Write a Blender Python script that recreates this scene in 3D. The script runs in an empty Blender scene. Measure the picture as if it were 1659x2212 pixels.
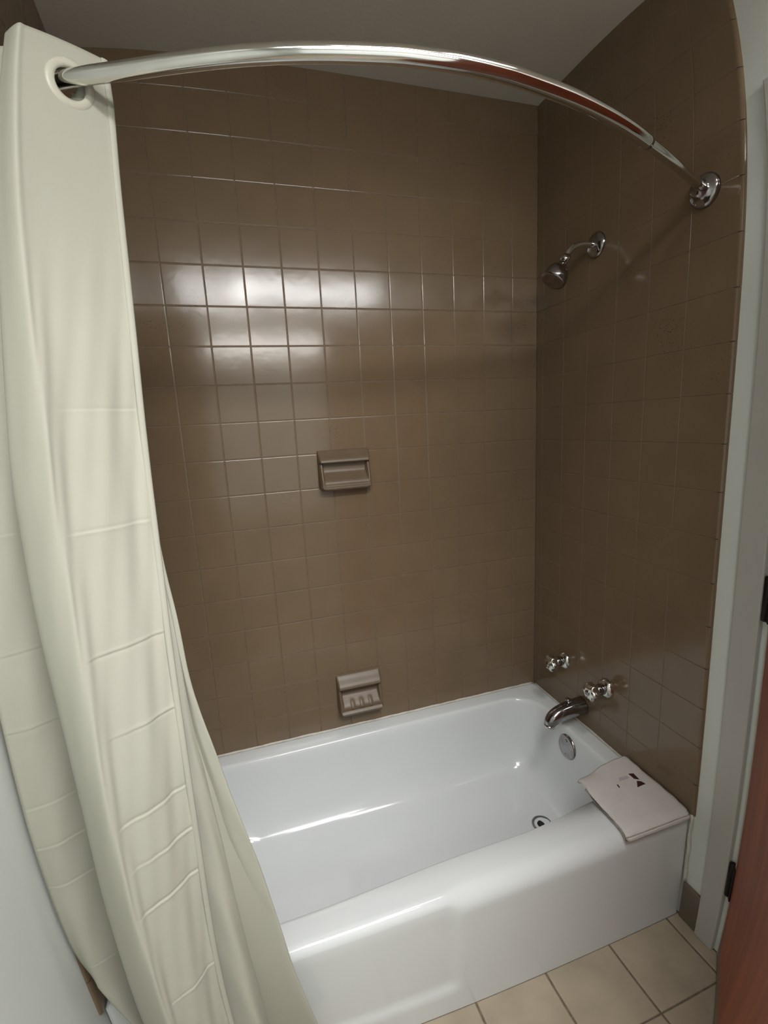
import bpy, bmesh, math, random
from mathutils import Vector, Matrix
random.seed(7)
PI = math.pi
sc = bpy.context.scene
COL = sc.collection

# ---------------------------------------------------------------- camera
cam_d = bpy.data.cameras.new('camera')
cam = bpy.data.objects.new('camera', cam_d)
COL.objects.link(cam)
CR = Vector((0.95542690, -0.29065144, -0.05178017))
CU = Vector((0.10269482, 0.16275552, 0.98130750))
CF = Vector((0.27679093, 0.94288514, -0.18534940))
m = Matrix((CR, CU, -CF)).transposed().to_4x4()
m.translation = Vector((0.16457745, -1.45753834, 1.37061396))
cam.matrix_world = m
# the phone's wide lens: straight in the middle, bending lines near the corners
cam_d.type = 'PANO'
cam_d.panorama_type = 'FISHEYE_LENS_POLYNOMIAL'
cam_d.sensor_fit = 'HORIZONTAL'
cam_d.sensor_width = 36.0
cam_d.sensor_height = 48.0
cam_d.fisheye_fov = PI
cam_d.fisheye_polynomial_k0 = 0.0
cam_d.fisheye_polynomial_k1 = -0.04529291045519433
cam_d.fisheye_polynomial_k2 = -0.000178921771115627
cam_d.fisheye_polynomial_k3 = 4.848042831956715e-05
cam_d.fisheye_polynomial_k4 = -9.86325582777405e-07
cam_d.clip_start = 0.02
sc.camera = cam

# ---------------------------------------------------------------- world, lamps, exposure
w = bpy.data.worlds.new('world'); sc.world = w
w.use_nodes = True
w.node_tree.nodes['Background'].inputs[0].default_value = (0.9, 0.95, 1.0, 1)
w.node_tree.nodes['Background'].inputs[1].default_value = 0.03

def area(name, loc, sx, sz, power, color, rot, spread=180):
    d = bpy.data.lights.new(name, 'AREA'); d.shape = 'RECTANGLE'
    d.size = sx; d.size_y = sz; d.energy = power; d.color = color; d.spread = math.radians(spread)
    o = bpy.data.objects.new(name, d); COL.objects.link(o)
    o.location = loc; o.rotation_euler = rot
    return o
area('ceiling_down_light', (0.45, -1.65, 2.340), 0.45, 0.45, 8.8, (1.0, 1.0, 1.0), (0, 0, 0), 110)
area('added_fill_near_door', (0.85, -1.30, 2.340), 0.30, 0.30, 6.6, (1.0, 1.0, 1.0), (0, 0, 0), 110)  # added fill, no known fitting; brightens the lower right of the alcove
area('vanity_tube_light', (0.70, -1.88, 2.275), 0.95, 0.13, 5.7, (1.0, 1.0, 0.98), (math.radians(48), 0, 0), 80)
area('added_fill_left', (0.08, -1.88, 2.25), 0.42, 0.22, 1.4, (1.0, 0.99, 0.96), (math.radians(60), 0, 0), 90)  # extra fill from the upper left, added to balance overall brightness
area('vanity_lower_light', (0.52, -1.88, 1.93), 1.00, 0.085, 1.35, (1.0, 0.98, 0.93), (math.radians(75), 0, 0), 80)

area('added_fill_low', (0.45, -1.90, 1.20), 0.95, 0.80, 1.5, (0.93, 1.0, 1.0), (PI/2, 0, 0))  # broad added fill, no mirror here; lifts apron, left wall and curtain bottom
sc.view_settings.view_transform = 'Standard'
sc.view_settings.look = 'None'
sc.view_settings.exposure = 0.0
sc.view_settings.gamma = 1.0
sc.view_settings.use_curve_mapping = False

# ---------------------------------------------------------------- materials
def mat(name, color, rough=0.5, metal=0.0, ior=1.5, noise=None, bump=None, coat=0.0, trans=0.0):
    M = bpy.data.materials.new(name); M.use_nodes = True
    nt = M.node_tree; b = nt.nodes['Principled BSDF']
    b.inputs['Base Color'].default_value = (*color, 1)
    b.inputs['Roughness'].default_value = rough
    b.inputs['Metallic'].default_value = metal
    b.inputs['IOR'].default_value = ior
    b.inputs['Coat Weight'].default_value = coat
    tc = nt.nodes.new('ShaderNodeTexCoord')
    if noise:                                   # (scale, amount, tint)
        n = nt.nodes.new('ShaderNodeTexNoise'); n.inputs['Scale'].default_value = noise[0]
        n.inputs['Detail'].default_value = 4
        nt.links.new(tc.outputs['Object'], n.inputs['Vector'])
        r = nt.nodes.new('ShaderNodeMapRange')
        r.inputs[1].default_value = 0.3; r.inputs[2].default_value = 0.7
        r.inputs[3].default_value = 1 - noise[1]; r.inputs[4].default_value = 1 + noise[1]
        nt.links.new(n.outputs['Fac'], r.inputs[0])
        mx = nt.nodes.new('ShaderNodeVectorMath'); mx.operation = 'SCALE'
        mx.inputs[0].default_value = color
        nt.links.new(r.outputs[0], mx.inputs['Scale'])
        nt.links.new(mx.outputs[0], b.inputs['Base Color'])
    if bump:                                    # (scale, strength, distance)
        n2 = nt.nodes.new('ShaderNodeTexNoise'); n2.inputs['Scale'].default_value = bump[0]
        n2.inputs['Detail'].default_value = 3
        nt.links.new(tc.outputs['Object'], n2.inputs['Vector'])
        bp = nt.nodes.new('ShaderNodeBump'); bp.inputs['Strength'].default_value = bump[1]
        bp.inputs['Distance'].default_value = bump[2]
        nt.links.new(n2.outputs['Fac'], bp.inputs['Height'])
        nt.links.new(bp.outputs['Normal'], b.inputs['Normal'])
    return M

def speckle(M, scale, size, dark):
    """small pinholes and dirt specks in a glaze"""
    nt = M.node_tree; b = nt.nodes['Principled BSDF']
    tc = nt.nodes.new('ShaderNodeTexCoord')
    v = nt.nodes.new('ShaderNodeTexVoronoi'); v.inputs['Scale'].default_value = scale
    nt.links.new(tc.outputs['Object'], v.inputs['Vector'])
    n = nt.nodes.new('ShaderNodeTexNoise'); n.inputs['Scale'].default_value = 5.0
    nt.links.new(tc.outputs['Object'], n.inputs['Vector'])
    mr = nt.nodes.new('ShaderNodeMapRange')
    mr.inputs[1].default_value = 0.45; mr.inputs[2].default_value = 0.75
    mr.inputs[3].default_value = 0.0; mr.inputs[4].default_value = size
    nt.links.new(n.outputs['Fac'], mr.inputs[0])
    lt = nt.nodes.new('ShaderNodeMath'); lt.operation = 'LESS_THAN'
    nt.links.new(v.outputs['Distance'], lt.inputs[0]); nt.links.new(mr.outputs[0], lt.inputs[1])
    mx = nt.nodes.new('ShaderNodeMix'); mx.data_type = 'RGBA'
    nt.links.new(lt.outputs[0], mx.inputs[0])
    src = b.inputs['Base Color'].links[0].from_socket
    nt.links.new(src, mx.inputs[6]); mx.inputs[7].default_value = (*dark, 1)
    nt.links.new(mx.outputs[2], b.inputs['Base Color'])

M_TILE = mat('brown_glazed_tile', (0.178, 0.124, 0.076), 0.15, ior=1.5, noise=(9, 0.05), bump=(14, 0.10, 0.004))
speckle(M_TILE, 160, 0.22, (0.05, 0.036, 0.024))
M_GROUT = mat('brown_grout', (0.165, 0.118, 0.077), 0.6, noise=(60, 0.2), bump=(300, 0.3, 0.001))
M_PAINT = mat('grey_white_paint', (0.70, 0.735, 0.70), 0.45, noise=(3, 0.03), bump=(120, 0.12, 0.002))
M_CASING = mat('casing_paint', (0.50, 0.49, 0.45), 0.4, noise=(4, 0.04), bump=(90, 0.1, 0.001))
M_CEIL = mat('ceiling_paint', (0.56, 0.53, 0.46), 0.8, noise=(2, 0.04), bump=(90, 0.25, 0.002))
M_ENAMEL = mat('white_tub_enamel', (0.71, 0.733, 0.735), 0.12, ior=1.5, noise=(3, 0.015), bump=(18, 0.04, 0.002))
M_CURT = mat('cream_curtain_fabric', (0.425, 0.418, 0.350), 0.65, noise=(6, 0.025), bump=(900, 0.12, 0.0008))
M_GROM = mat('cream_plastic', (0.52, 0.505, 0.42), 0.35, noise=(40, 0.02))
M_CHROME = mat('chrome', (0.72, 0.71, 0.68), 0.10, 1.0, noise=(25, 0.05))
M_DCHROME = mat('worn_chrome', (0.36, 0.345, 0.35), 0.14, 1.0, noise=(60, 0.15))
M_DARK = mat('drain_hole_shade', (0.012, 0.012, 0.012), 0.6, noise=(30, 0.2))  # near-black colour standing in for the shade inside the drain
M_STEEL = mat('dull_steel', (0.34, 0.34, 0.33), 0.33, 1.0, noise=(60, 0.15))
M_FLOOR = mat('beige_floor_tile', (0.385, 0.32, 0.235), 0.42, noise=(9, 0.12), bump=(30, 0.15, 0.003))
M_FGROUT = mat('dark_floor_grout', (0.16, 0.125, 0.085), 0.85, noise=(60, 0.25), bump=(300, 0.4, 0.002))
M_BASE = mat('brown_base_tile', (0.15, 0.115, 0.085), 0.35, noise=(12, 0.12), bump=(30, 0.12, 0.002))
M_TERRY = mat('white_terry', (0.72, 0.68, 0.64), 0.95, noise=(20, 0.04), bump=(700, 0.6, 0.003))
M_RED = mat('dark_red_print', (0.045, 0.010, 0.008), 0.8, noise=(200, 0.2))
M_FAINT = mat('faint_print', (0.50, 0.45, 0.45), 0.9, noise=(60, 0.12))
M_BRONZE = mat('dark_bronze_hinge', (0.018, 0.012, 0.010), 0.45, 0.6, noise=(60, 0.2))
M_STRIP = mat('pale_door_edge', (0.62, 0.52, 0.47), 0.5, noise=(30, 0.08))
M_CAULK = mat('white_caulk', (0.60, 0.57, 0.50), 0.55, noise=(50, 0.12), bump=(120, 0.4, 0.003))
M_DISH = mat('brown_dish_glaze', (0.145, 0.103, 0.066), 0.42, noise=(20, 0.08), bump=(40, 0.08, 0.002))

def wood():
    M = mat('red_brown_door_wood', (0.24, 0.085, 0.040), 0.38)
    nt = M.node_tree; b = nt.nodes['Principled BSDF']
    tc = nt.nodes.new('ShaderNodeTexCoord'); mp = nt.nodes.new('ShaderNodeMapping')
    mp.inputs['Scale'].default_value = (14, 14, 0.9)
    nt.links.new(tc.outputs['Object'], mp.inputs['Vector'])
    n = nt.nodes.new('ShaderNodeTexNoise'); n.inputs['Scale'].default_value = 2.2
    n.inputs['Detail'].default_value = 6; n.inputs['Distortion'].default_value = 0.8
    nt.links.new(mp.outputs[0], n.inputs['Vector'])
    cr = nt.nodes.new('ShaderNodeValToRGB')
    cr.color_ramp.elements[0].position = 0.3; cr.color_ramp.elements[0].color = (0.24, 0.050, 0.020, 1)
    cr.color_ramp.elements[1].position = 0.7; cr.color_ramp.elements[1].color = (0.40, 0.095, 0.034, 1)
    nt.links.new(n.outputs['Fac'], cr.inputs[0])
    # worn grey band along the bottom
    sx = nt.nodes.new('ShaderNodeSeparateXYZ'); nt.links.new(tc.outputs['Object'], sx.inputs[0])
    ad = nt.nodes.new('ShaderNodeMath'); ad.operation = 'MULTIPLY_ADD'; ad.inputs[1].default_value = 0.03
    nt.links.new(n.outputs['Fac'], ad.inputs[0]); nt.links.new(sx.outputs['Z'], ad.inputs[2])
    mr = nt.nodes.new('ShaderNodeMapRange'); mr.inputs[1].default_value = 0.055; mr.inputs[2].default_value = 0.085
    mr.inputs[3].default_value = 1.0; mr.inputs[4].default_value = 0.0
    nt.links.new(ad.outputs[0], mr.inputs[0])
    mx = nt.nodes.new('ShaderNodeMix'); mx.data_type = 'RGBA'
    nt.links.new(mr.outputs[0], mx.inputs[0]); nt.links.new(cr.outputs[0], mx.inputs[6])
    mx.inputs[7].default_value = (0.20, 0.145, 0.105, 1)
    nt.links.new(mx.outputs[2], b.inputs['Base Color'])
    return M
M_WOOD = wood()

# ---------------------------------------------------------------- mesh helpers
def obj(name, bm, mats, parent=None, smooth=True, kind=None):
    me = bpy.data.meshes.new(name)
    bmesh.ops.recalc_face_normals(bm, faces=bm.faces)
    bm.to_mesh(me); bm.free()
    for M in (mats if isinstance(mats, (list, tuple)) else [mats]):
        me.materials.append(M)
    me.polygons.foreach_set('use_smooth', [smooth]*len(me.polygons))
    o = bpy.data.objects.new(name, me); COL.objects.link(o)
    if parent: o.parent = parent
    if kind: o['kind'] = kind
    return o
def thing(name, label, cat, loc=(0, 0, 0), group=None):
    o = bpy.data.objects.new(name, None); COL.objects.link(o)
    o.location = loc; o.empty_display_size = 0.05
    o['label'] = label; o['category'] = cat
    if group: o['group'] = group
    return o
def tag(o, label, cat, group=None):
    o['label'] = label; o['category'] = cat
    if group: o['group'] = group
    return o
def box(bm, x0, x1, y0, y1, z0, z1, bev=0.0, seg=2):
    r = bmesh.ops.create_cube(bm, size=1.0)
    vs = r['verts']
    for v in vs:
        v.co = Vector(((x0+x1)/2 + v.co.x*(x1-x0), (y0+y1)/2 + v.co.y*(y1-y0), (z0+z1)/2 + v.co.z*(z1-z0)))
    if bev:
        es = list({e for v in vs for e in v.link_edges})
        bmesh.ops.bevel(bm, geom=es, offset=bev, segments=seg, affect='EDGES', profile=0.5)
    return bm
def frame_of(d):
    d = d.normalized()
    a = Vector((0, 0, 1)) if abs(d.z) < 0.9 else Vector((0, 1, 0))
    u = a.cross(d).normalized(); v = d.cross(u)
    return u, v
def lathe(bm, p, d, prof, n=40, lobes=0, lob=0.0, cap0=True, cap1=True):
    """profile [(distance along axis, radius)] turned about the axis from p towards d"""
    p = Vector(p); d = Vector(d).normalized(); u, v = frame_of(d)
    rings = []
    for (t, r) in prof:
        ring = []
        for k in range(n):
            a = 2*PI*k/n
            rr = r*(1 + (lob*math.cos(lobes*a) if lobes else 0))
            ring.append(bm.verts.new(p + d*t + (u*math.cos(a) + v*math.sin(a))*rr))
        rings.append(ring)
    for a, b in zip(rings, rings[1:]):
        for k in range(n):
            bm.faces.new((a[k], a[(k+1) % n], b[(k+1) % n], b[k]))
    if cap0: bm.faces.new(rings[0])
    if cap1: bm.faces.new(rings[-1])
    return bm
def tube(bm, pts, rad, n=24, cap=True):
    """tube through points; rad a number or one per point"""
    pts = [Vector(p) for p in pts]
    rs = rad if isinstance(rad, (list, tuple)) else [rad]*len(pts)
    tan = []
    for i in range(len(pts)):
        a = pts[max(0, i-1)]; b = pts[min(len(pts)-1, i+1)]
        tan.append((b-a).normalized())
    u, v = frame_of(tan[0]); rings = []
    for i, (p, t, r) in enumerate(zip(pts, tan, rs)):
        u = (u - t*u.dot(t)).normalized(); v = t.cross(u)
        rings.append([bm.verts.new(p + (u*math.cos(2*PI*k/n) + v*math.sin(2*PI*k/n))*r) for k in range(n)])
    for a, b in zip(rings, rings[1:]):
        for k in range(n):
            bm.faces.new((a[k], a[(k+1) % n], b[(k+1) % n], b[k]))
    if cap:
        bm.faces.new(rings[0]); bm.faces.new(rings[-1])
    return bm
def lerp(tab, x):
    """table [(x, y...)] sorted by x; piecewise linear"""
    if x <= tab[0][0]: return tab[0][1:]
    for a, b in zip(tab, tab[1:]):
        if x <= b[0]:
            f = (x-a[0])/(b[0]-a[0])
            return tuple(p+(q-p)*f for p, q in zip(a[1:], b[1:]))
    return tab[-1][1:]
def catmull(P, n):
    out = []
    P = [Vector(p) for p in P]
    Q = [P[0]*2-P[1]] + P + [P[-1]*2-P[-2]]
    for i in range(1, len(Q)-2):
        for k in range(n):
            t = k/n
            a, b, c, d = Q[i-1], Q[i], Q[i+1], Q[i+2]
            out.append(0.5*((2*b) + (c-a)*t + (2*a-5*b+4*c-d)*t*t + (3*b-a-3*c+d)*t**3))
    out.append(P[-1])
    return out
def smooth01(x, a, b):
    t = max(0.0, min(1.0, (x-a)/(b-a)))
    return t*t*(3-2*t)

# ---------------------------------------------------------------- the room
XL, XR = -0.204, 1.178            # tile faces of the alcove's end walls
YE = -0.6965                      # front edge of the tiling
HC = 2.349                        # ceiling
RIM = 0.330                       # tub rim
YF = -1.98                        # wall behind the camera
WT = 0.008                        # tile thickness

def tiled(bm, us, vs, P, gap=0.0020, bev=0.0019, dep=0.0011, tilt=0.0022, back=True):
    """raised tiles in the cells of a grid; P(u, v, d) with d out of the wall"""
    g = gap/2
    for u0, u1 in zip(us, us[1:]):
        for v0, v1 in zip(vs, vs[1:]):
            if u1-u0 < 0.012 or v1-v0 < 0.012: continue
            ta = random.uniform(-tilt, tilt)*0.6; tb = random.uniform(-tilt, tilt)
            cu, cv = (u0+u1)/2, (v0+v1)/2
            rings = []
            for ins, d in ((g, -dep), (g+bev*0.30, -dep*0.30), (g+bev, 0.0)):
                ring = []
                for (a, b) in ((u0+ins, v0+ins), (u1-ins, v0+ins), (u1-ins, v1-ins), (u0+ins, v1-ins)):
                    ring.append(bm.verts.new(P(a, b, d + ta*(a-cu) + tb*(b-cv))))
                rings.append(ring)
            for a, b in zip(rings, rings[1:]):
                for k in range(4):
                    bm.faces.new((a[k], a[(k+1) % 4], b[(k+1) % 4], b[k]))
            bm.faces.new(rings[-1])
    if back:
        f = bm.faces.new([bm.verts.new(P(a, b, -dep)) for a, b in
                          ((us[0], vs[0]), (us[-1], vs[0]), (us[-1], vs[-1]), (us[0], vs[-1]))])
        f.material_index = 1
def grid_lines(lo, hi, step, off):
    k = math.ceil((lo-off)/step + 1e-6); out = [lo]
    while off + k*step < hi - 1e-6:
        if off + k*step - lo > 1e-6: out.append(off + k*step)
        k += 1
    return out + [hi]
T = 0.108
ZL = grid_lines(RIM+0.002, HC, T, 1.83)

# floor
bm = bmesh.new()
xs = grid_lines(XL-WT, XR+WT, 0.1945, 0.946)
ys = grid_lines(YF, -0.66, 0.1945, -0.875)
tiled(bm, xs, ys, lambda u, v, d: Vector((u, v, d)), gap=0.005, bev=0.003, dep=0.002, tilt=0.003)
floor_o = obj('floor', bm, [M_FLOOR, M_FGROUT], smooth=False, kind='structure')
bm = bmesh.new(); box(bm, -0.36, 2.2, YF-0.2, 0.15, -0.12, -0.004)
obj('floor_slab', bm, M_FGROUT, floor_o, smooth=False)
# ceiling
bm = bmesh.new(); box(bm, -0.36, 1.34, YF-0.2, 0.15, HC, HC+0.12)
obj('ceiling', bm, M_CEIL, smooth=False, kind='structure')
# back wall
bm = bmesh.new(); box(bm, -0.36, 1.34, WT, 0.15, 0, HC)
wb = obj('wall_back', bm, M_PAINT, smooth=False, kind='structure')
bm = bmesh.new()
tiled(bm, grid_lines(XL, XR, T, 0.0), ZL, lambda u, v, d: Vector((u, -d, v)))
obj('tile_surround', bm, [M_TILE, M_GROUT], wb, smooth=False)
# end walls, painted, with tiling over the tub
DY0, DY1, DZ = -0.815, -1.56, 1.965          # door opening
def end_wall(side):
    s = 1 if side == 'right' else -1
    X = XR if s > 0 else XL
    bm = bmesh.new()
    a, b = (X+WT, X+0.15) if s > 0 else (X-0.15, X-WT)
    if s > 0:
        box(bm, a, b, DY0, 0.0, 0, HC); box(bm, a, b, YF, DY1, 0, HC); box(bm, a, b, DY1, DY0, DZ, HC)
    else:
        box(bm, a, b, YF, 0.0, 0, HC)
    wall = obj('wall_'+side, bm, M_PAINT, smooth=False, kind='structure')
    bm = bmesh.new()
    P = lambda u, v, d: Vector((X - s*d, -u, v))
    r = 0.010
    us = [0.0] + [0.0365+T*n for n in range(0, 6)] + [-YE-r]
    tiled(bm, us, ZL, P, gap=0.0014, bev=0.0014, dep=0.0006)
    # rounded outer edge of the last column
    prof = [(-YE-r-0.0012, 0.0)] + [(-YE-r + r*math.sin(t), -r*0.85*(1-math.cos(t))) for t in [PI/2*k/7 for k in range(8)]]
    for v0, v1 in zip(ZL, ZL[1:]):
        if v1-v0 < 0.012: continue
        rows = [[bm.verts.new(P(u, v, d)) for u, d in prof] for v in (v0+0.0008, v1-0.0008)]
        for k in range(len(prof)-1):
            bm.faces.new((rows[0][k], rows[0][k+1], rows[1][k+1], rows[1][k]))
    f = bm.faces.new([bm.verts.new(P(u, v, -0.0035)) for u, v in ((0.6, ZL[0]), (-YE-0.004, ZL[0]), (-YE-0.004, HC), (0.6, HC))])
    f.material_index = 1
    obj('tile_surround', bm, [M_TILE, M_GROUT], wall, smooth=False)
    return wall
wr = end_wall('right'); wl = end_wall('left')
# wall behind the camera
bm = bmesh.new(); box(bm, -0.36, 1.34, YF-0.15, YF, 0, HC)
obj('wall_front', bm, M_PAINT, smooth=False, kind='structure')
# hallway beyond the door
bm = bmesh.new(); box(bm, 2.1, 2.2, YF-0.2, 0.15, 0, HC)
obj('wall_hall', bm, M_PAINT, smooth=False, kind='structure')
# tile baseboards in front of the tub
bm = bmesh.new(); box(bm, XR-0.002, XR+WT, -0.744, -0.690, 0, 0.118, 0.002)
obj('baseboard_right', bm, M_BASE, kind='structure')
bm = bmesh.new(); box(bm, XL-WT, XL+0.002, YF, -0.705, 0, 0.112, 0.002)
obj('baseboard_left', bm, M_BASE, kind='structure')
# door casing
bm = bmesh.new()
box(bm, XR-0.006, XR+WT, -0.803, -0.746, 0, 1.990, 0.003)
box(bm, XR-0.006, XR+WT, -1.575, -0.803, 1.935, 1.990, 0.003)
box(bm, XR-0.006, XR+WT, -1.63, -1.575, 0, 1.990, 0.003)
obj('trim_1', bm, M_CASING, smooth=False, kind='structure')
# caulk bead between the tub's end and the wall
bm = bmesh.new()
pts = [(XR+0.004+random.uniform(-.001, .001), -0.6885-0.0015*math.sin(k*1.3), 0.12+k*0.215/12) for k in range(13)]
tube(bm, pts, [0.0045+random.uniform(-.001, .001) for _ in pts], 10)
obj('trim_2', bm, M_CAULK, kind='structure')
# caulk line along the top of the tub
bm = bmesh.new()
pts = [(XL+0.01+k*(XR-XL-0.02)/60, -0.0015, RIM+0.0015+random.uniform(-.0008, .0008)) for k in range(61)]
tube(bm, pts, [0.0035+random.uniform(-.0006, .0008) for _ in pts], 8)
pts = [(XR-0.0015, -0.01-k*0.66/30, RIM+0.0015+random.uniform(-.0008, .0008)) for k in range(31)]
tube(bm, pts, [0.0032+random.uniform(-.0006, .0008) for _ in pts], 8)
obj('trim_3', bm, M_CAULK, kind='structure')

# ---------------------------------------------------------------- door, swung into the room
HX, HY = 1.176, -0.818
dv = Vector((-0.722, -0.692, 0)).normalized(); dn = Vector((-dv.y, dv.x, 0))   # along the leaf; towards its back
if dn.x < 0: dn = -dn
def leaf(bm, a0, a1, d0, d1, z0, z1, bev=0.0015):
    box(bm, a0, a1, d0, d1, z0, z1, bev)
door = bpy.data.objects.new('door_1', None); COL.objects.link(door); door['kind'] = 'structure'
door.location = (HX, HY, 0)
door.rotation_euler = (0, 0, math.atan2(dv.y, dv.x))
side = 1 if Matrix.Rotation(math.atan2(dv.y, dv.x), 3, 'Z') @ Vector((0, 1, 0)) @ dn > 0 else -1
bm = bmesh.new(); box(bm, 0.011, 0.72, *sorted((0.0, side*0.036)), 0.012, 1.93, 0.0015)
obj('door_leaf', bm, M_WOOD, door, smooth=False)
bm = bmesh.new(); box(bm, 0.002, 0.0112, *sorted((side*0.0, side*0.036)), 0.012, 1.93, 0.001)
obj('edge_strip', bm, M_STRIP, door, smooth=False)
for zc in (0.251, 0.972, 1.70):
    bm = bmesh.new()
    lathe(bm, (-0.006, -side*0.004, zc-0.05), (0, 0, 1), [(0, 0.004), (0.002, 0.0075), (0.098, 0.0075), (0.1, 0.004)], 20)
    box(bm, -0.004, 0.014, *sorted((-side*0.0035, side*0.001)), zc-0.049, zc+0.049, 0.0008)
    obj('hinge', bm, M_BRONZE, door)

# ---------------------------------------------------------------- bathtub
TX0, TX1, TY0, TY1 = XL+0.0015, XR-0.0015, -0.683, -0.0015
tub = thing('bathtub', 'white enamelled bathtub built into the brown tiled alcove', 'bathtub', (0.487, -0.342, 0))
def off(o, root=tub):
    o.location = Vector(o.location) - root.location
def rring(x0, x1, y0, y1, rc, z, nx=130, ny=40, nc=14):
    rc = max(rc, 0.0005); out = []
    def side(p, q, n):
        for k in range(n): out.append((p[0]+(q[0]-p[0])*k/n, p[1]+(q[1]-p[1])*k/n, z))
    def corner(cx, cy, a0):
        for k in range(nc):
            a = a0 + PI/2*k/nc
            out.append((cx+rc*math.cos(a), cy+rc*math.sin(a), z))
    side((x0+rc, y0), (x1-rc, y0), nx); corner(x1-rc, y0+rc, -PI/2)
    side((x1, y0+rc), (x1, y1-rc), ny); corner(x1-rc, y1-rc, 0)
    side((x1-rc, y1), (x0+rc, y1), nx); corner(x0+rc, y1-rc, PI/2)
    side((x0, y1-rc), (x0, y0+rc), ny); corner(x0+rc, y0+rc, PI)
    return out
bm = bmesh.new(); loops = []
def apron(co):
    """recessed left part of the apron with its raised foot"""
    x, y, z = co
    left = 1-smooth01(x, 0.497, 0.522)
    foot = smooth01(z, 0.062, 0.092)
    y += 0.0075*left*foot
    return (x, y, z)
NZ = 26
for k in range(NZ+1):
    z = k*(RIM-0.046)/NZ
    L = rring(TX0, TX1, TY0, TY1, 0.0008, z)
    loops.append([apron(p) if p[1] < TY0+0.0001 else p for p in L])
NR = 12
for k in range(1, NR+1):                      # rounded front edge: tight on the left, full on the right
    t = PI/2*k/NR
    L = rring(TX0, TX1, TY0, TY1, 0.0008, RIM)
    out = []
    for x, y, z in L:
        if y < TY0+0.0001:
            left = 1-smooth01(x, 0.492, 0.530)
            r = 0.044 + (0.024-0.044)*left
            zz0 = RIM-0.046
            yb = y + 0.0075*left
            z2 = RIM - r*(1-math.sin(t))
            if k == 1: z2 = max(z2, zz0+0.002)
            out.append((x, yb + r*(1-math.cos(t)), z2))
        else:
            out.append((x, y, RIM-0.046*(1-math.sin(t))))
    loops.append(out)
loops.append(rring(TX0+0.01, TX1-0.01, -0.628, -0.012, 0.02, RIM+0.0005))
IN = [(-0.136, 1.126, -0.608, -0.052, 0.115, RIM),
      (-0.130, 1.120, -0.602, -0.058, 0.112, RIM-0.0015),
      (-0.126, 1.1165, -0.598, -0.062, 0.110, RIM-0.006),
      (-0.124, 1.1145, -0.5955, -0.0645, 0.109, RIM-0.014),
      (-0.118, 1.1115, -0.592, -0.068, 0.108, RIM-0.05),
      (-0.095, 1.106, -0.588, -0.074, 0.106, RIM-0.11),
      (-0.065, 1.100, -0.582, -0.082, 0.105, RIM-0.17),
      (-0.045, 1.095, -0.577, -0.089, 0.104, RIM-0.20),
      (-0.030, 1.088, -0.570, -0.099, 0.10, RIM-0.222),
      (-0.010, 1.076, -0.558, -0.115, 0.10, RIM-0.243),
      (0.020, 1.058, -0.540, -0.138, 0.09, RIM-0.258),
      (0.055, 1.035, -0.515, -0.168, 0.08, RIM-0.267),
      (0.110, 0.995, -0.47, -0.215, 0.07, RIM-0.272),
      (0.25, 0.90, -0.40, -0.28, 0.04, RIM-0.2735)]
for i_, a in enumerate(IN):
    f = max(0.0, 1-i_/7)
    loops.append([(x, y + f*(0.022*smooth01(x, 0.10, 0.62)+0.030*smooth01(x, 0.72, 1.06))*smooth01(-y, 0.36, 0.54), z) for x, y, z in rring(*a)])
rings = [[bm.verts.new(p) for p in L] for L in loops]
n = len(rings[0])
for a, b in zip(rings, rings[1:]):
    for k in range(n):
        bm.faces.new((a[k], a[(k+1) % n], b[(k+1) % n], b[k]))
bm.faces.new(rings[-1])
o = obj('tub_shell', bm, M_ENAMEL, tub); off(o)
# drain
ZD = RIM-0.2725
bm = bmesh.new()
lathe(bm, (0.975, -0.346, ZD), (0, 0, 1), [(-0.004, 0.033), (0.0015, 0.033), (0.0025, 0.031), (0.002, 0.029), (-0.0005, 0.024), (-0.003, 0.017), (-0.012, 0.0155)], 40, cap0=False, cap1=False)
o = obj('drain', bm, M_STEEL, tub); off(o)
bm = bmesh.new()
lathe(bm, (0.975, -0.346, ZD), (0, 0, 1), [(0.0002, 0.0155), (0.0004, 0.001)], 32)
p2 = obj('drain_shade_disc', bm, M_DARK, o)  # flat black disc over the drain, its inner shade put into the colour
# overflow plate on the basin's end wall
bm = bmesh.new()
lathe(bm, (1.1125, -0.292, 0.268), (-1, 0, 0.05), [(-0.004, 0.041), (0.004, 0.041), (0.008, 0.037), (0.009, 0.030), (0.0095, 0.001)], 48)
o2 = obj('overflow_plate', bm, M_DCHROME, tub); off(o2)
for dy, dz in ((0.0, 0.024), (0.0, -0.024)):
    bm = bmesh.new()
    lathe(bm, (1.104, -0.292+dy, 0.268+dz), (-1, 0, 0.05), [(0, 0.0045), (0.002, 0.004), (0.003, 0.001)], 16)
    obj('screw', bm, M_STEEL, o2)

# ---------------------------------------------------------------- curved curtain rod
RZ = 1.833
half = [(0.0, -.821), (.06, -.8185), (.1, -.814), (.19, -.798), (.27, -.7775), (.345, -.753), (.42, -.7235), (.505, -.689), (.62, -.640), (.691, -.609)]
HL = [(a, b-0.011*smooth01(a, 0.38, 0.49)*(1-smooth01(a, 0.55, 0.68))) for a, b in half]
ctrl = [(0.487-d, y, RZ) for d, y in HL[::-1]] + [(0.487+d, y, RZ) for d, y in half[1:]]
path = catmull(ctrl, 8)
rod = thing('curtain_rod', 'chrome shower curtain rod bowing outward over the tub', 'curtain rod', (0.487, -0.609, RZ))
SPL = 0.900
pa = [p for p in path if p.x <= SPL]; pb = [p for p in path if p.x >= SPL-0.03]
bm = bmesh.new(); tube(bm, pa, 0.0117, 32); o = obj('outer_tube', bm, M_CHROME, rod); off(o, rod)
bm = bmesh.new(); tube(bm, pb, 0.0097, 32); o = obj('inner_tube', bm, M_CHROME, rod); off(o, rod)
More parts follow.
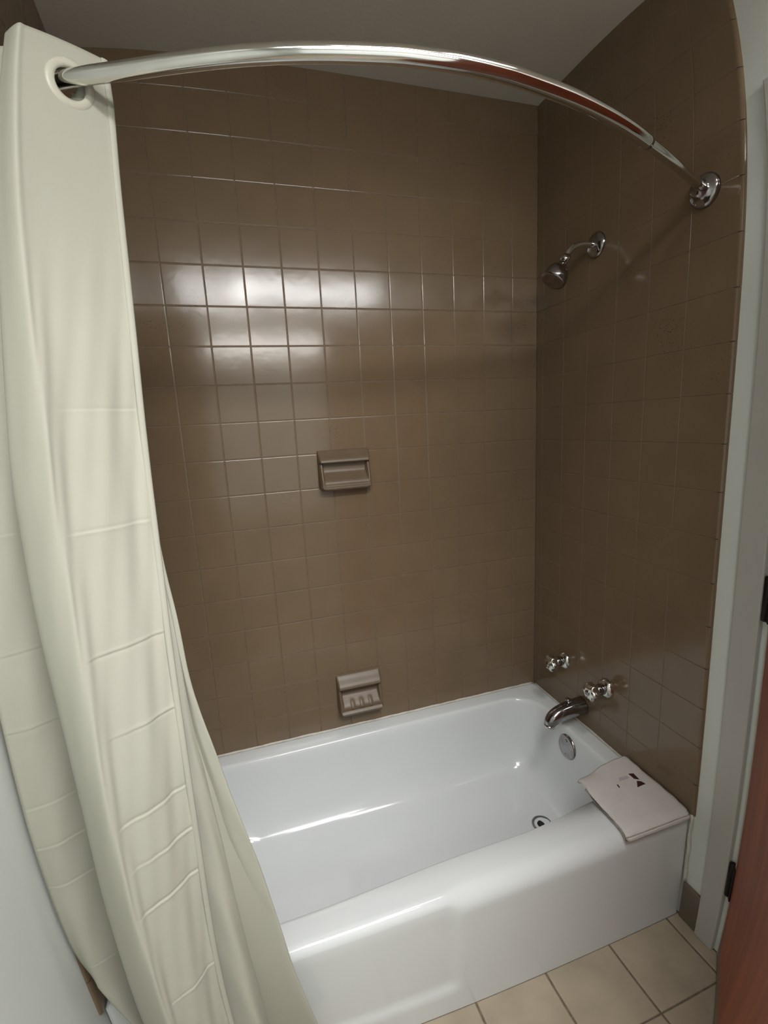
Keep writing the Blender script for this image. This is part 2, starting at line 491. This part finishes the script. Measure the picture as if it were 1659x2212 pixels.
for X, e, q in ((XR, 1, path[-1]-path[-5]), (XL, -1, path[0]-path[4])):
    bm = bmesh.new()
    d = Vector((-e, 0, 0))
    lathe(bm, (X, -0.609, RZ), d, [(0.0, 0.0355), (0.004, 0.0355), (0.009, 0.0335), (0.012, 0.029), (0.014, 0.022), (0.020, 0.018), (0.030, 0.0155), (0.032, 0.011)], 48)
    o = obj('flange', bm, M_DCHROME, rod); off(o, rod)

# ---------------------------------------------------------------- shower curtain
TB = {
'E': [(1.875, 0.0366, -0.6823), (1.845, 0.0416, -0.6839), (1.804, 0.0422, -0.686), (1.709, 0.04, -0.6906), (1.614, 0.0377, -0.6933), (1.516, 0.0347, -0.6961), (1.4, 0.0306, -0.6994), (1.313, 0.0287, -0.7019), (1.207, 0.0275, -0.7049), (1.085, 0.025, -0.7084), (0.973, 0.0245, -0.7129), (0.851, 0.0253, -0.7189), (0.784, 0.0255, -0.7223), (0.715, 0.026, -0.7258), (0.617, 0.0256, -0.7306), (0.547, 0.0257, -0.7342), (0.462, 0.0268, -0.7384), (0.373, 0.0292, -0.7428), (0.298, 0.0308, -0.7466), (0.05, 0.033, -0.755)],
'C': [(1.875, -0.0532, -0.7644), (1.746, -0.054, -0.7738), (1.624, -0.0600, -0.7773), (1.54, -0.0643, -0.7791), (1.468, -0.0665, -0.7806), (1.386, -0.0706, -0.7824), (1.291, -0.0745, -0.7844), (1.233, -0.0752, -0.7856), (1.155, -0.0756, -0.7873), (1.05, -0.0759, -0.7896), (0.942, -0.0760, -0.7944), (0.835, -0.073, -0.7997), (0.742, -0.0686, -0.8044), (0.613, -0.0620, -0.8109), (0.448, -0.0558, -0.8191), (0.05, -0.05, -0.83)],
'B': [(1.875, -0.0754, -0.7384), (1.761, -0.0784, -0.7475), (1.623, -0.0903, -0.7515), (1.405, -0.115, -0.7546), (1.329, -0.1225, -0.7557), (1.233, -0.1245, -0.7571), (1.193, -0.1258, -0.7577), (1.135, -0.1255, -0.7585), (1.066, -0.1231, -0.7595), (0.965, -0.1185, -0.7616), (0.878, -0.1150, -0.7638), (0.707, -0.113, -0.7681), (0.598, -0.1108, -0.7708), (0.401, -0.1075, -0.7754), (0.05, -0.105, -0.78)],
'G': [(1.875, 0.0, -0.684), (1.4, 0.005, -0.694), (1.207, 0.018, -0.7020), (1.085, 0.0290, -0.7080), (0.972, 0.0300, -0.7140), (0.843, 0.0320, -0.7185), (0.815, 0.0359, -0.7206), (0.724, 0.0430, -0.724), (0.611, 0.0501, -0.7282), (0.51, 0.057, -0.732), (0.41, 0.0662, -0.7357), (0.269, 0.0754, -0.741), (0.05, 0.09, -0.75)],
'V': [(1.875, 0.008, -0.680), (1.2, 0.018, -0.690), (0.9, 0.036, -0.697), (0.575, 0.0673, -0.694), (0.456, 0.0744, -0.691), (0.347, 0.0838, -0.690), (0.199, 0.0916, -0.690), (0.05, 0.10, -0.690)],
'H': [(1.875, 0.012, -0.676), (1.4, 0.015, -0.684), (1.219, 0.0241, -0.6902), (1.151, 0.0288, -0.6917), (1.089, 0.0346, -0.693), (0.984, 0.0391, -0.6953), (0.915, 0.0488, -0.6967), (0.828, 0.066, -0.6986), (0.768, 0.0768, -0.6999), (0.668, 0.0974, -0.702), (0.594, 0.114, -0.7036), (0.466, 0.1344, -0.7088), (0.365, 0.1499, -0.7149), (0.276, 0.1676, -0.7202), (0.19, 0.1863, -0.7254), (0.05, 0.21, -0.735)],
'A': [(1.875, -0.2025, -0.735), (0.80, -0.2025, -0.738), (0.62, -0.2025, -0.728), (0.53, -0.2015, -0.7195), (0.464, -0.1871, -0.7164), (0.411, -0.1721, -0.7168), (0.318, -0.1402, -0.7176), (0.05, -0.06, -0.72)],
}
for k in TB: TB[k] = sorted(TB[k])
EYE = Vector((0.16458, -1.45754))
def F(k, z):
    a = [lerp(TB[k], z+d) for d in (-0.03, -0.015, 0, 0.015, 0.03)]
    v = Vector((sum(p[0] for p in a)/5, sum(p[1] for p in a)/5))
    if k in 'GH':
        f = {'G': 0.034, 'H': 0.020}[k]*smooth01(0.75-z, 0.0, 0.5)
        v = EYE + (v-EYE)*(1-f)
    if k in 'ECB':                # hangs straight off the rod above, stands off into the room below
        f = 0.0235*smooth01(z, 1.45, 1.75) - {'E': 0.052, 'C': 0.046, 'B': 0.036}[k]*smooth01(1.35-z, 0.0, 0.5)
        v = EYE + (v-EYE)*(1+f)
    return v
CSTR = [0.35, 0.5, -0.8, -0.9, 0.9, 1.1, 1.1, 0.8, 0.6]
CREASE = [1.41, 1.25, 1.082, 0.966, 0.838, 0.766, 0.690, 0.508, 0.36]
ZTOP, ZBOT = 1.884, 0.062
RG, gz = 0.0215, 1.826
Eg, Cg = F('E', gz), F('C', gz)
tg = (Cg-Eg).normalized(); ng = Vector((tg.y, -tg.x))
GC = min(((abs((Vector((p.x, p.y))-Eg).dot(ng)), Vector((p.x, p.y))) for a_, b_ in zip(path, path[1:]) for p in [a_.lerp(b_, k/20) for k in range(20)] if p.x < 0.1), key=lambda q: q[0])[1]
GC = Eg + tg*(GC-Eg).dot(tg)              # where the rod passes the front panel
bm = bmesh.new()
def section(z):
    E, C, B, G, V, H, A = (F(k, z) for k in 'ECBGVHA')
    d = (C-E); nrm = Vector((d.y, -d.x)).normalized()
    if nrm.y > 0: nrm = -nrm                                   # towards the room
    low = smooth01(1.75-z, 0.0, 0.5)
    hem = E + d*0.075
    pts = [E, hem]
    for f, h in ((0.22, -0.002), (0.42, 0.003), (0.62, 0.001), (0.80, -0.003), (0.92, 0.001)):
        pts.append(E + d*f + nrm*h*low)
    back = Vector((0.3, 1.0)).normalized()
    pts += [C, (C+B)/2 + nrm*0.006*low + Vector((-0.004, -0.001)), B]
    M1 = B*0.55 + G*0.45 + Vector((0, 0.030)); M1.y = min(M1.y, -0.690)
    M0 = B + Vector((0.022, 0.028))
    pts += [M0, M1, G*0.8 + B*0.2 + Vector((0, 0.010)), G, (G+V)/2 + Vector((0.004, 0.0)), V]
    Hm = (V+H)/2 + Vector((0.0, -0.004*low))
    pts += [Hm, H]
    # back layer running left to the wall
    pts += [Vector((H.x*0.4-0.02, max(min(H.y+0.006, -0.686), -0.700))),
            Vector((-0.075, -0.697)),
            Vector((max(-0.135, A.x*0.66-0.012), -0.713)),
            Vector((A.x*0.82-0.022 if A.x > -0.185 else -0.172, -0.733)),
            A]
    return pts, nrm
sub = 6
rows = []
LV = set([round(ZTOP + (ZBOT-ZTOP)*i/270, 4) for i in range(271)])
for c in CREASE: LV |= set(round(c+d, 4) for d in (-0.010, -0.007, -0.005, -0.0035, -0.002, -0.001, 0.0, 0.001, 0.002, 0.0035, 0.005, 0.007, 0.010))
LV |= set(round(gz-0.034+k*0.002, 4) for k in range(35))
LV = sorted(LV, reverse=True); LV = [a for a, b in zip(LV, LV[1:]+[-1]) if a-b > 0.0004]
NL = len(LV)-1
for i, z in enumerate(LV):
    pts, nrm = section(z)
    P = catmull([(p.x, p.y, z) for p in pts], sub)
    if i == 0: NP = len(P)
    # sharp folds from packing, across the front panel and the back layer
    h = 0.0
    for c_i, c in enumerate(CREASE):
        st = CSTR[c_i]
        h += st*(0.0008*math.exp(-((z-c+0.0015)/0.0022)**2) - 0.0010*math.exp(-((z-c-0.002)/0.0028)**2)) + 0.0010*(1 if c_i % 2 else -1)*math.exp(-abs(z-c)/0.03)
    row = []
    for k, p in enumerate(P):
        s = k/sub
        wgt = smooth01(s, 0.6, 1.2)*(1-smooth01(s, 3.0+1.5*math.sin(z*31), 7.0)) + 0.45*smooth01(s, 18.5, 20)
        ph = s*1.7
        wr_ = 0.0012*math.sin(z*9.0+ph)*math.sin(z*23+ph*2.1)*smooth01(1.7-z, 0, .3)
        row.append(bm.verts.new(p + Vector((nrm.x, nrm.y, 0))*(h*wgt + wr_)))
    rows.append(row)
# cut the rod holes: drop faces inside the grommet
for a, b in zip(rows, rows[1:]):
    for k in range(NP-1):
        q = (a[k], a[k+1], b[k+1], b[k])
        c = sum((v.co for v in q), Vector())/4
        if k/sub < 7.0:
            E, C = F('E', gz), F('C', gz); t = (C-E).normalized()
            uu = (Vector((c.x, c.y))-GC).dot(t)
            if uu*uu + (c.z-gz)**2 < (RG+0.003)**2: continue
        elif c.z > 1.77:
            # openings of the hidden layers around the rod
            dmin = min((c-p).length for p in path[::2])
            if dmin < 0.022: continue
        bm.faces.new(q)
cur = thing('shower_curtain', 'cream fabric shower curtain bunched at the left end of the rod', 'shower curtain', (-0.08, -0.72, 0))
o = obj('curtain_fabric', bm, M_CURT, cur); off(o, cur)
sol = o.modifiers.new('thickness', 'SOLIDIFY'); sol.thickness = 0.0008; sol.offset = 0
# stitched hem down the free edge
bm = bmesh.new()
prev = None
for z in LV[::2]:
    E, C = F('E', z), F('C', z)
    t = (C-E).normalized(); nn = Vector((t.y, -t.x))
    if nn.y > 0: nn = -nn
    e0 = E - t*0.0012; e1 = E + t*0.0085
    row = [bm.verts.new((p.x, p.y, z)) for p in (e0 - nn*0.0006, e0 + nn*0.0016, e0+t*0.002 + nn*0.0026, e1 + nn*0.0024, e1 + nn*0.0006)]
    if prev:
        for k in range(4): bm.faces.new((prev[k], prev[k+1], row[k+1], row[k]))
    prev = row
o = obj('side_hem', bm, M_CURT, cur); off(o, cur)
# grommet ring
E, C = F('E', gz), F('C', gz); t = (C-E).normalized()
nn = Vector((t.y, -t.x, 0)); nn = -nn if nn.y > 0 else nn
bm = bmesh.new()
lathe(bm, (GC.x, GC.y, gz), nn, [(-0.003, RG), (-0.0035, RG+0.012), (0.000, RG+0.0128), (0.0022, RG+0.0105), (0.0032, RG+0.004), (0.002, RG), (-0.003, RG)], 64, cap0=False, cap1=False)
o = obj('grommet', bm, M_GROM, cur); off(o, cur)

# ---------------------------------------------------------------- shower head, taps and spout
YS = -0.278
sh = thing('overhead_shower', 'small dark chrome shower head on a bent arm high on the wall', 'shower head', (XR, YS, 1.838))
bm = bmesh.new()
lathe(bm, (XR, YS, 1.838), (-1, 0, 0), [(0, 0.034), (0.003, 0.034), (0.008, 0.030), (0.012, 0.020), (0.014, 0.012)], 40)
o = obj('escutcheon', bm, M_DCHROME, sh); off(o, sh)
arm = catmull([(XR, YS, 1.838), (1.140, YS, 1.839), (1.112, YS, 1.834), (1.090, YS, 1.820), (1.078, YS, 1.806)], 8)
bm = bmesh.new(); tube(bm, arm, 0.0085, 24); o = obj('shower_arm', bm, M_CHROME, sh); off(o, sh)
ax = Vector((-0.55, 0.0, -0.83)).normalized()
p0 = Vector((1.080, YS, 1.806))
bm = bmesh.new()
lathe(bm, p0, ax, [(0, 0.0105), (0.012, 0.0125), (0.016, 0.0125), (0.018, 0.0095)], 24)
o = obj('collar_nut', bm, M_CHROME, sh); off(o, sh)
bm = bmesh.new()
lathe(bm, p0, ax, [(0.017, 0.009), (0.024, 0.011), (0.031, 0.013), (0.036, 0.018), (0.044, 0.026), (0.054, 0.0315), (0.066, 0.0345), (0.078, 0.0350), (0.082, 0.033), (0.0825, 0.027), (0.081, 0.001)], 40)
o = obj('spray_head', bm, M_DCHROME, sh); off(o, sh)

for (y, z, lab) in ((-0.183, 0.518, 'chrome tap handle on the tiled wall nearer the back corner'),
                    (-0.381, 0.522, 'chrome tap handle on the tiled wall nearer the door, right above the spout')):
    t_ = thing('tap_handle', lab, 'tap handle', (XR, y, z), 'tap handles above the tub spout')
    bm = bmesh.new()
    lathe(bm, (0, 0, 0), (-1, 0, 0), [(0, 0.030), (0.003, 0.030), (0.009, 0.0275), (0.014, 0.021), (0.016, 0.0175)], 40)
    obj('escutcheon', bm, M_CHROME, t_)
    bm = bmesh.new()
    lathe(bm, (0, 0, 0), (-1, 0, 0), [(0.013, 0.0175), (0.040, 0.0155), (0.042, 0.012)], 32)
    obj('stem_sleeve', bm, M_DCHROME, t_)
    bm = bmesh.new()
    lathe(bm, (0, 0, 0), (-1, 0, 0), [(0.040, 0.012), (0.043, 0.021), (0.047, 0.0255), (0.060, 0.0265), (0.067, 0.0245), (0.071, 0.018), (0.072, 0.010), (0.0705, 0.001)], 72, 6, 0.10)
    obj('knob', bm, M_CHROME, t_)
    bm = bmesh.new()
    lathe(bm, (0, 0, 0), (-1, 0, 0), [(0.0695, 0.0095), (0.0735, 0.0085), (0.0745, 0.001)], 24)
    obj('index_cap', bm, M_DCHROME, t_)

sp = thing('tub_spout', 'dark chrome tub spout with pull knob below the two tap handles', 'tub spout', (XR, YS, 0.398))
bm = bmesh.new()
path_s = [(0, 0, 0), (-0.012, 0, 0), (-0.03, 0, 0.0), (-0.055, 0, -0.002), (-0.08, 0, -0.006), (-0.10, 0, -0.011), (-0.116, 0, -0.019), (-0.126, 0, -0.029), (-0.130, 0, -0.040)]
tube(bm, catmull(path_s, 4), [lerp([(0, .030), (3, .0295), (10, .028), (18, .0255), (24, .0235), (30, .0195), (32, .0178)], k)[0] for k in range(33)], 32)
obj('spout_body', bm, M_DCHROME, sp)
bm = bmesh.new()
lathe(bm, (-0.130, 0, -0.037), (-0.05, 0, -1), [(0, 0.0178), (0.006, 0.0182), (0.010, 0.0172), (0.0105, 0.012), (0.004, 0.011)], 28)
obj('spout_nozzle', bm, M_CHROME, sp)
bm = bmesh.new()
lathe(bm, (-0.058, 0, 0.020), (-0.1, 0, 1), [(0, 0.005), (0.010, 0.0045), (0.012, 0.008), (0.018, 0.0085), (0.020, 0.006), (0.0205, 0.001)], 20)
obj('diverter_knob', bm, M_DCHROME, sp)

# ---------------------------------------------------------------- ceramic soap dishes
def soap_dish(x0, x1, z0, z1, label, ridges):
    root = thing('soap_dish', label, 'soap dish', ((x0+x1)/2, 0, (z0+z1)/2), 'brown soap dishes on the back wall')
    W_, H_ = x1-x0, z1-z0
    # shell: thick rounded frame with a hooded top and a scooped pocket
    nx, nz = 64, 72
    def D(u, v):
        """depth out of the wall; u, v from 0 to 1, v downwards"""
        hood = 0.007 + 0.027*smooth01(v, 0.0, 0.27)
        pocket = 0.005
        tray = 0.008 + 0.030*smooth01(v, 0.50, 0.80)
        lip = 0.050
        if v < 0.29: d = hood
        else:
            d = pocket + (tray-pocket)*smooth01(v, 0.45, 0.60)
            if ridges and 0.60 < v < 0.86:
                d += 0.0035*max(0.0, math.cos((u-0.5)*2*PI*5.0))*smooth01(v, 0.60, 0.66)*(1-smooth01(v, 0.8, 0.86))*smooth01(u, .16, .24)*(1-smooth01(u, .76, .84))
            d = max(d, lip*smooth01(v, 0.83, 0.875)) if v < 0.90 else lip*math.sqrt(max(0.0, 1-((v-0.90)/0.10)**2))
        cheek = 0.010 + 0.029*smooth01(v, 0.0, 0.8)
        if v > 0.90: cheek = min(cheek, 0.039*math.sqrt(max(0.0, 1-((v-0.90)/0.10)**2)))
        e = min(u, 1-u)*W_
        c = 1-smooth01(e, 0.011, 0.016)
        d = d*(1-c) + max(d, cheek)*c if v > 0.27 else d
        # rounded outer edges
        ev = min(v, 1-v)*H_
        rr = 0.008
        for q in (e, ev):
            if q < rr: d *= math.sqrt(max(0.0, 1-((rr-q)/rr)**2))
        return d
    bm = bmesh.new(); g = []
    us = [0.5-0.5*math.cos(PI*k/nx) for k in range(nx+1)]
    us = [(a*0.55 + k/nx*0.45) for k, a in enumerate(us)]
    vs = sorted([k/nz for k in range(nz+1)] + [0.2901, 0.2899, 0.005, 0.985, 0.995])
    for v in vs:
        row = []
        for u in us:
            # rounded corners of the outline
            rc = 0.018
            px, pz = u*W_, v*H_
            d = D(u, v)
            zz = pz
            if 0.29 < v < 0.42: zz -= 0.010*(1-smooth01(v, 0.29, 0.42))      # undercut below the hood
            bx = min(px, W_-px); bz = H_-pz
            if bx < rc and bz < rc:
                dx, dz = rc-bx, rc-bz
                L = math.hypot(dx, dz)
                mxx = max(dx, dz)
                if L > 1e-9:
                    f = mxx/L
                    nb, nz_ = rc-dx*f, rc-dz*f
                    px = nb if px < W_/2 else W_-nb
                    zz = H_-nz_
            row.append(bm.verts.new((px-W_/2, -d-0.0005, H_/2-zz)))
        g.append(row)
    for a, b in zip(g, g[1:]):
        for k in range(nx):
            try: bm.faces.new((a[k], a[k+1], b[k+1], b[k]))
            except ValueError: pass
    obj('dish_body', bm, M_DISH, root)
soap_dish(0.384, 0.550, 1.170, 1.299, 'brown ceramic soap dish at chest height in the middle of the tiled back wall', False)
soap_dish(0.388, 0.545, 0.392, 0.532, 'brown ceramic soap dish with ridged tray just above the tub rim', True)

# ---------------------------------------------------------------- folded bath mat on the rim
mt = thing('bath_mat', 'folded white terry bath mat draped over the tub rim corner', 'bath mat', (1.07, -0.61, RIM))
def sheet(x0, x1, prof, th, nx=24):
    P = catmull([(0, y, z) for y, z in prof], 6)
    bm = bmesh.new(); top = []; bot = []
    nrm = []
    for i in range(len(P)):
        a, b = P[max(0, i-1)], P[min(len(P)-1, i+1)]
        t = (b-a).normalized(); nv = Vector((0, -t.z, t.y))
        if nv.z < 0 and abs(nv.z) > 0.3: nv = -nv
        nrm.append(nv)
    N = len(P); prof2 = []
    ring = []
    # closed outline: top side then bottom side, with rounded ends
    outl = [P[i] + nrm[i]*th/2 for i in range(N)] + [P[i] - nrm[i]*th/2 for i in range(N-1, -1, -1)]
    cols = []; PZ = max(p.z for p in P)
    for k in range(nx+1):
        x = x0+(x1-x0)*k/nx
        sq = 1.0
        e = min(x-x0, x1-x)
        if e < th/2: sq = 0.35 + 0.65*math.sqrt(max(0, 1-((th/2-e)/(th/2))**2))
        u_ = (x-x0)/(x1-x0)
        Q = []
        for j, p in enumerate(outl):
            i = j if j < N else 2*N-1-j
            q = P[i]*(1-sq)+p*sq
            bk = smooth01(q.y, -0.575, -0.49)
            q = Vector((x + 0.016*(1-u_)*bk + 0.0012*math.sin(j*0.9+k), q.y - 0.016*(1-u_)*bk,
                        q.z + 0.0007*math.sin(k*0.8+j*0.35)))
            lift = max(0.0, PZ - P[i].z)*smooth01(u_, 0.15, 0.6)
            if P[i].y > -0.6: q.z += lift
            Q.append(bm.verts.new(q))
        cols.append(Q)
    M_ = len(outl)
    for a, b in zip(cols, cols[1:]):
        for j in range(M_):
            bm.faces.new((a[j], a[(j+1) % M_], b[(j+1) % M_], b[j]))
    bm.faces.new(cols[0]); bm.faces.new(cols[-1])
    return bm
bm = sheet(0.975, 1.172, [(-0.500, 0.322), (-0.520, 0.331), (-0.56, 0.3365), (-0.62, 0.337), (-0.650, 0.336), (-0.670, 0.331), (-0.680, 0.322)], 0.008)
o = obj('lower_fold', bm, M_TERRY, mt); off(o, mt)
bm = sheet(0.971, 1.174, [(-0.474, 0.330), (-0.495, 0.341), (-0.53, 0.347), (-0.60, 0.3475), (-0.640, 0.347), (-0.672, 0.345), (-0.685, 0.338), (-0.688, 0.326)], 0.010)
o = obj('upper_fold', bm, M_TERRY, mt); off(o, mt)
def print_patch(name, poly, M, z0=0.3520, z1=0.3535):
    bm = bmesh.new()
    a = [bm.verts.new((x, y, z0)) for x, y in poly]; b = [bm.verts.new((x, y, z1)) for x, y in poly]
    bm.faces.new(a); bm.faces.new(b)
    for k in range(len(poly)):
        j = (k+1) % len(poly)
        bm.faces.new((a[k], a[j], b[j], b[k]))
    o = obj(name, bm, M, mt, smooth=False); off(o, mt); return o
print_patch('printed_emblem', [(1.1227, -0.5359), (1.1369, -0.5395), (1.1344, -0.5642), (1.1229, -0.5565)], M_RED)
print_patch('printed_emblem', [(1.1233, -0.565), (1.1338, -0.5706), (1.1375, -0.5819), (1.1077, -0.5836)], M_RED)
print_patch('printed_dash', [(1.0619, -0.5568), (1.0657, -0.5573), (1.0626, -0.569), (1.0592, -0.5672)], M_RED)
print_patch('printed_smudge', [(1.078, -0.5384), (1.112, -0.5390), (1.113, -0.5482), (1.075, -0.5500)], M_FAINT, z1=0.3531)
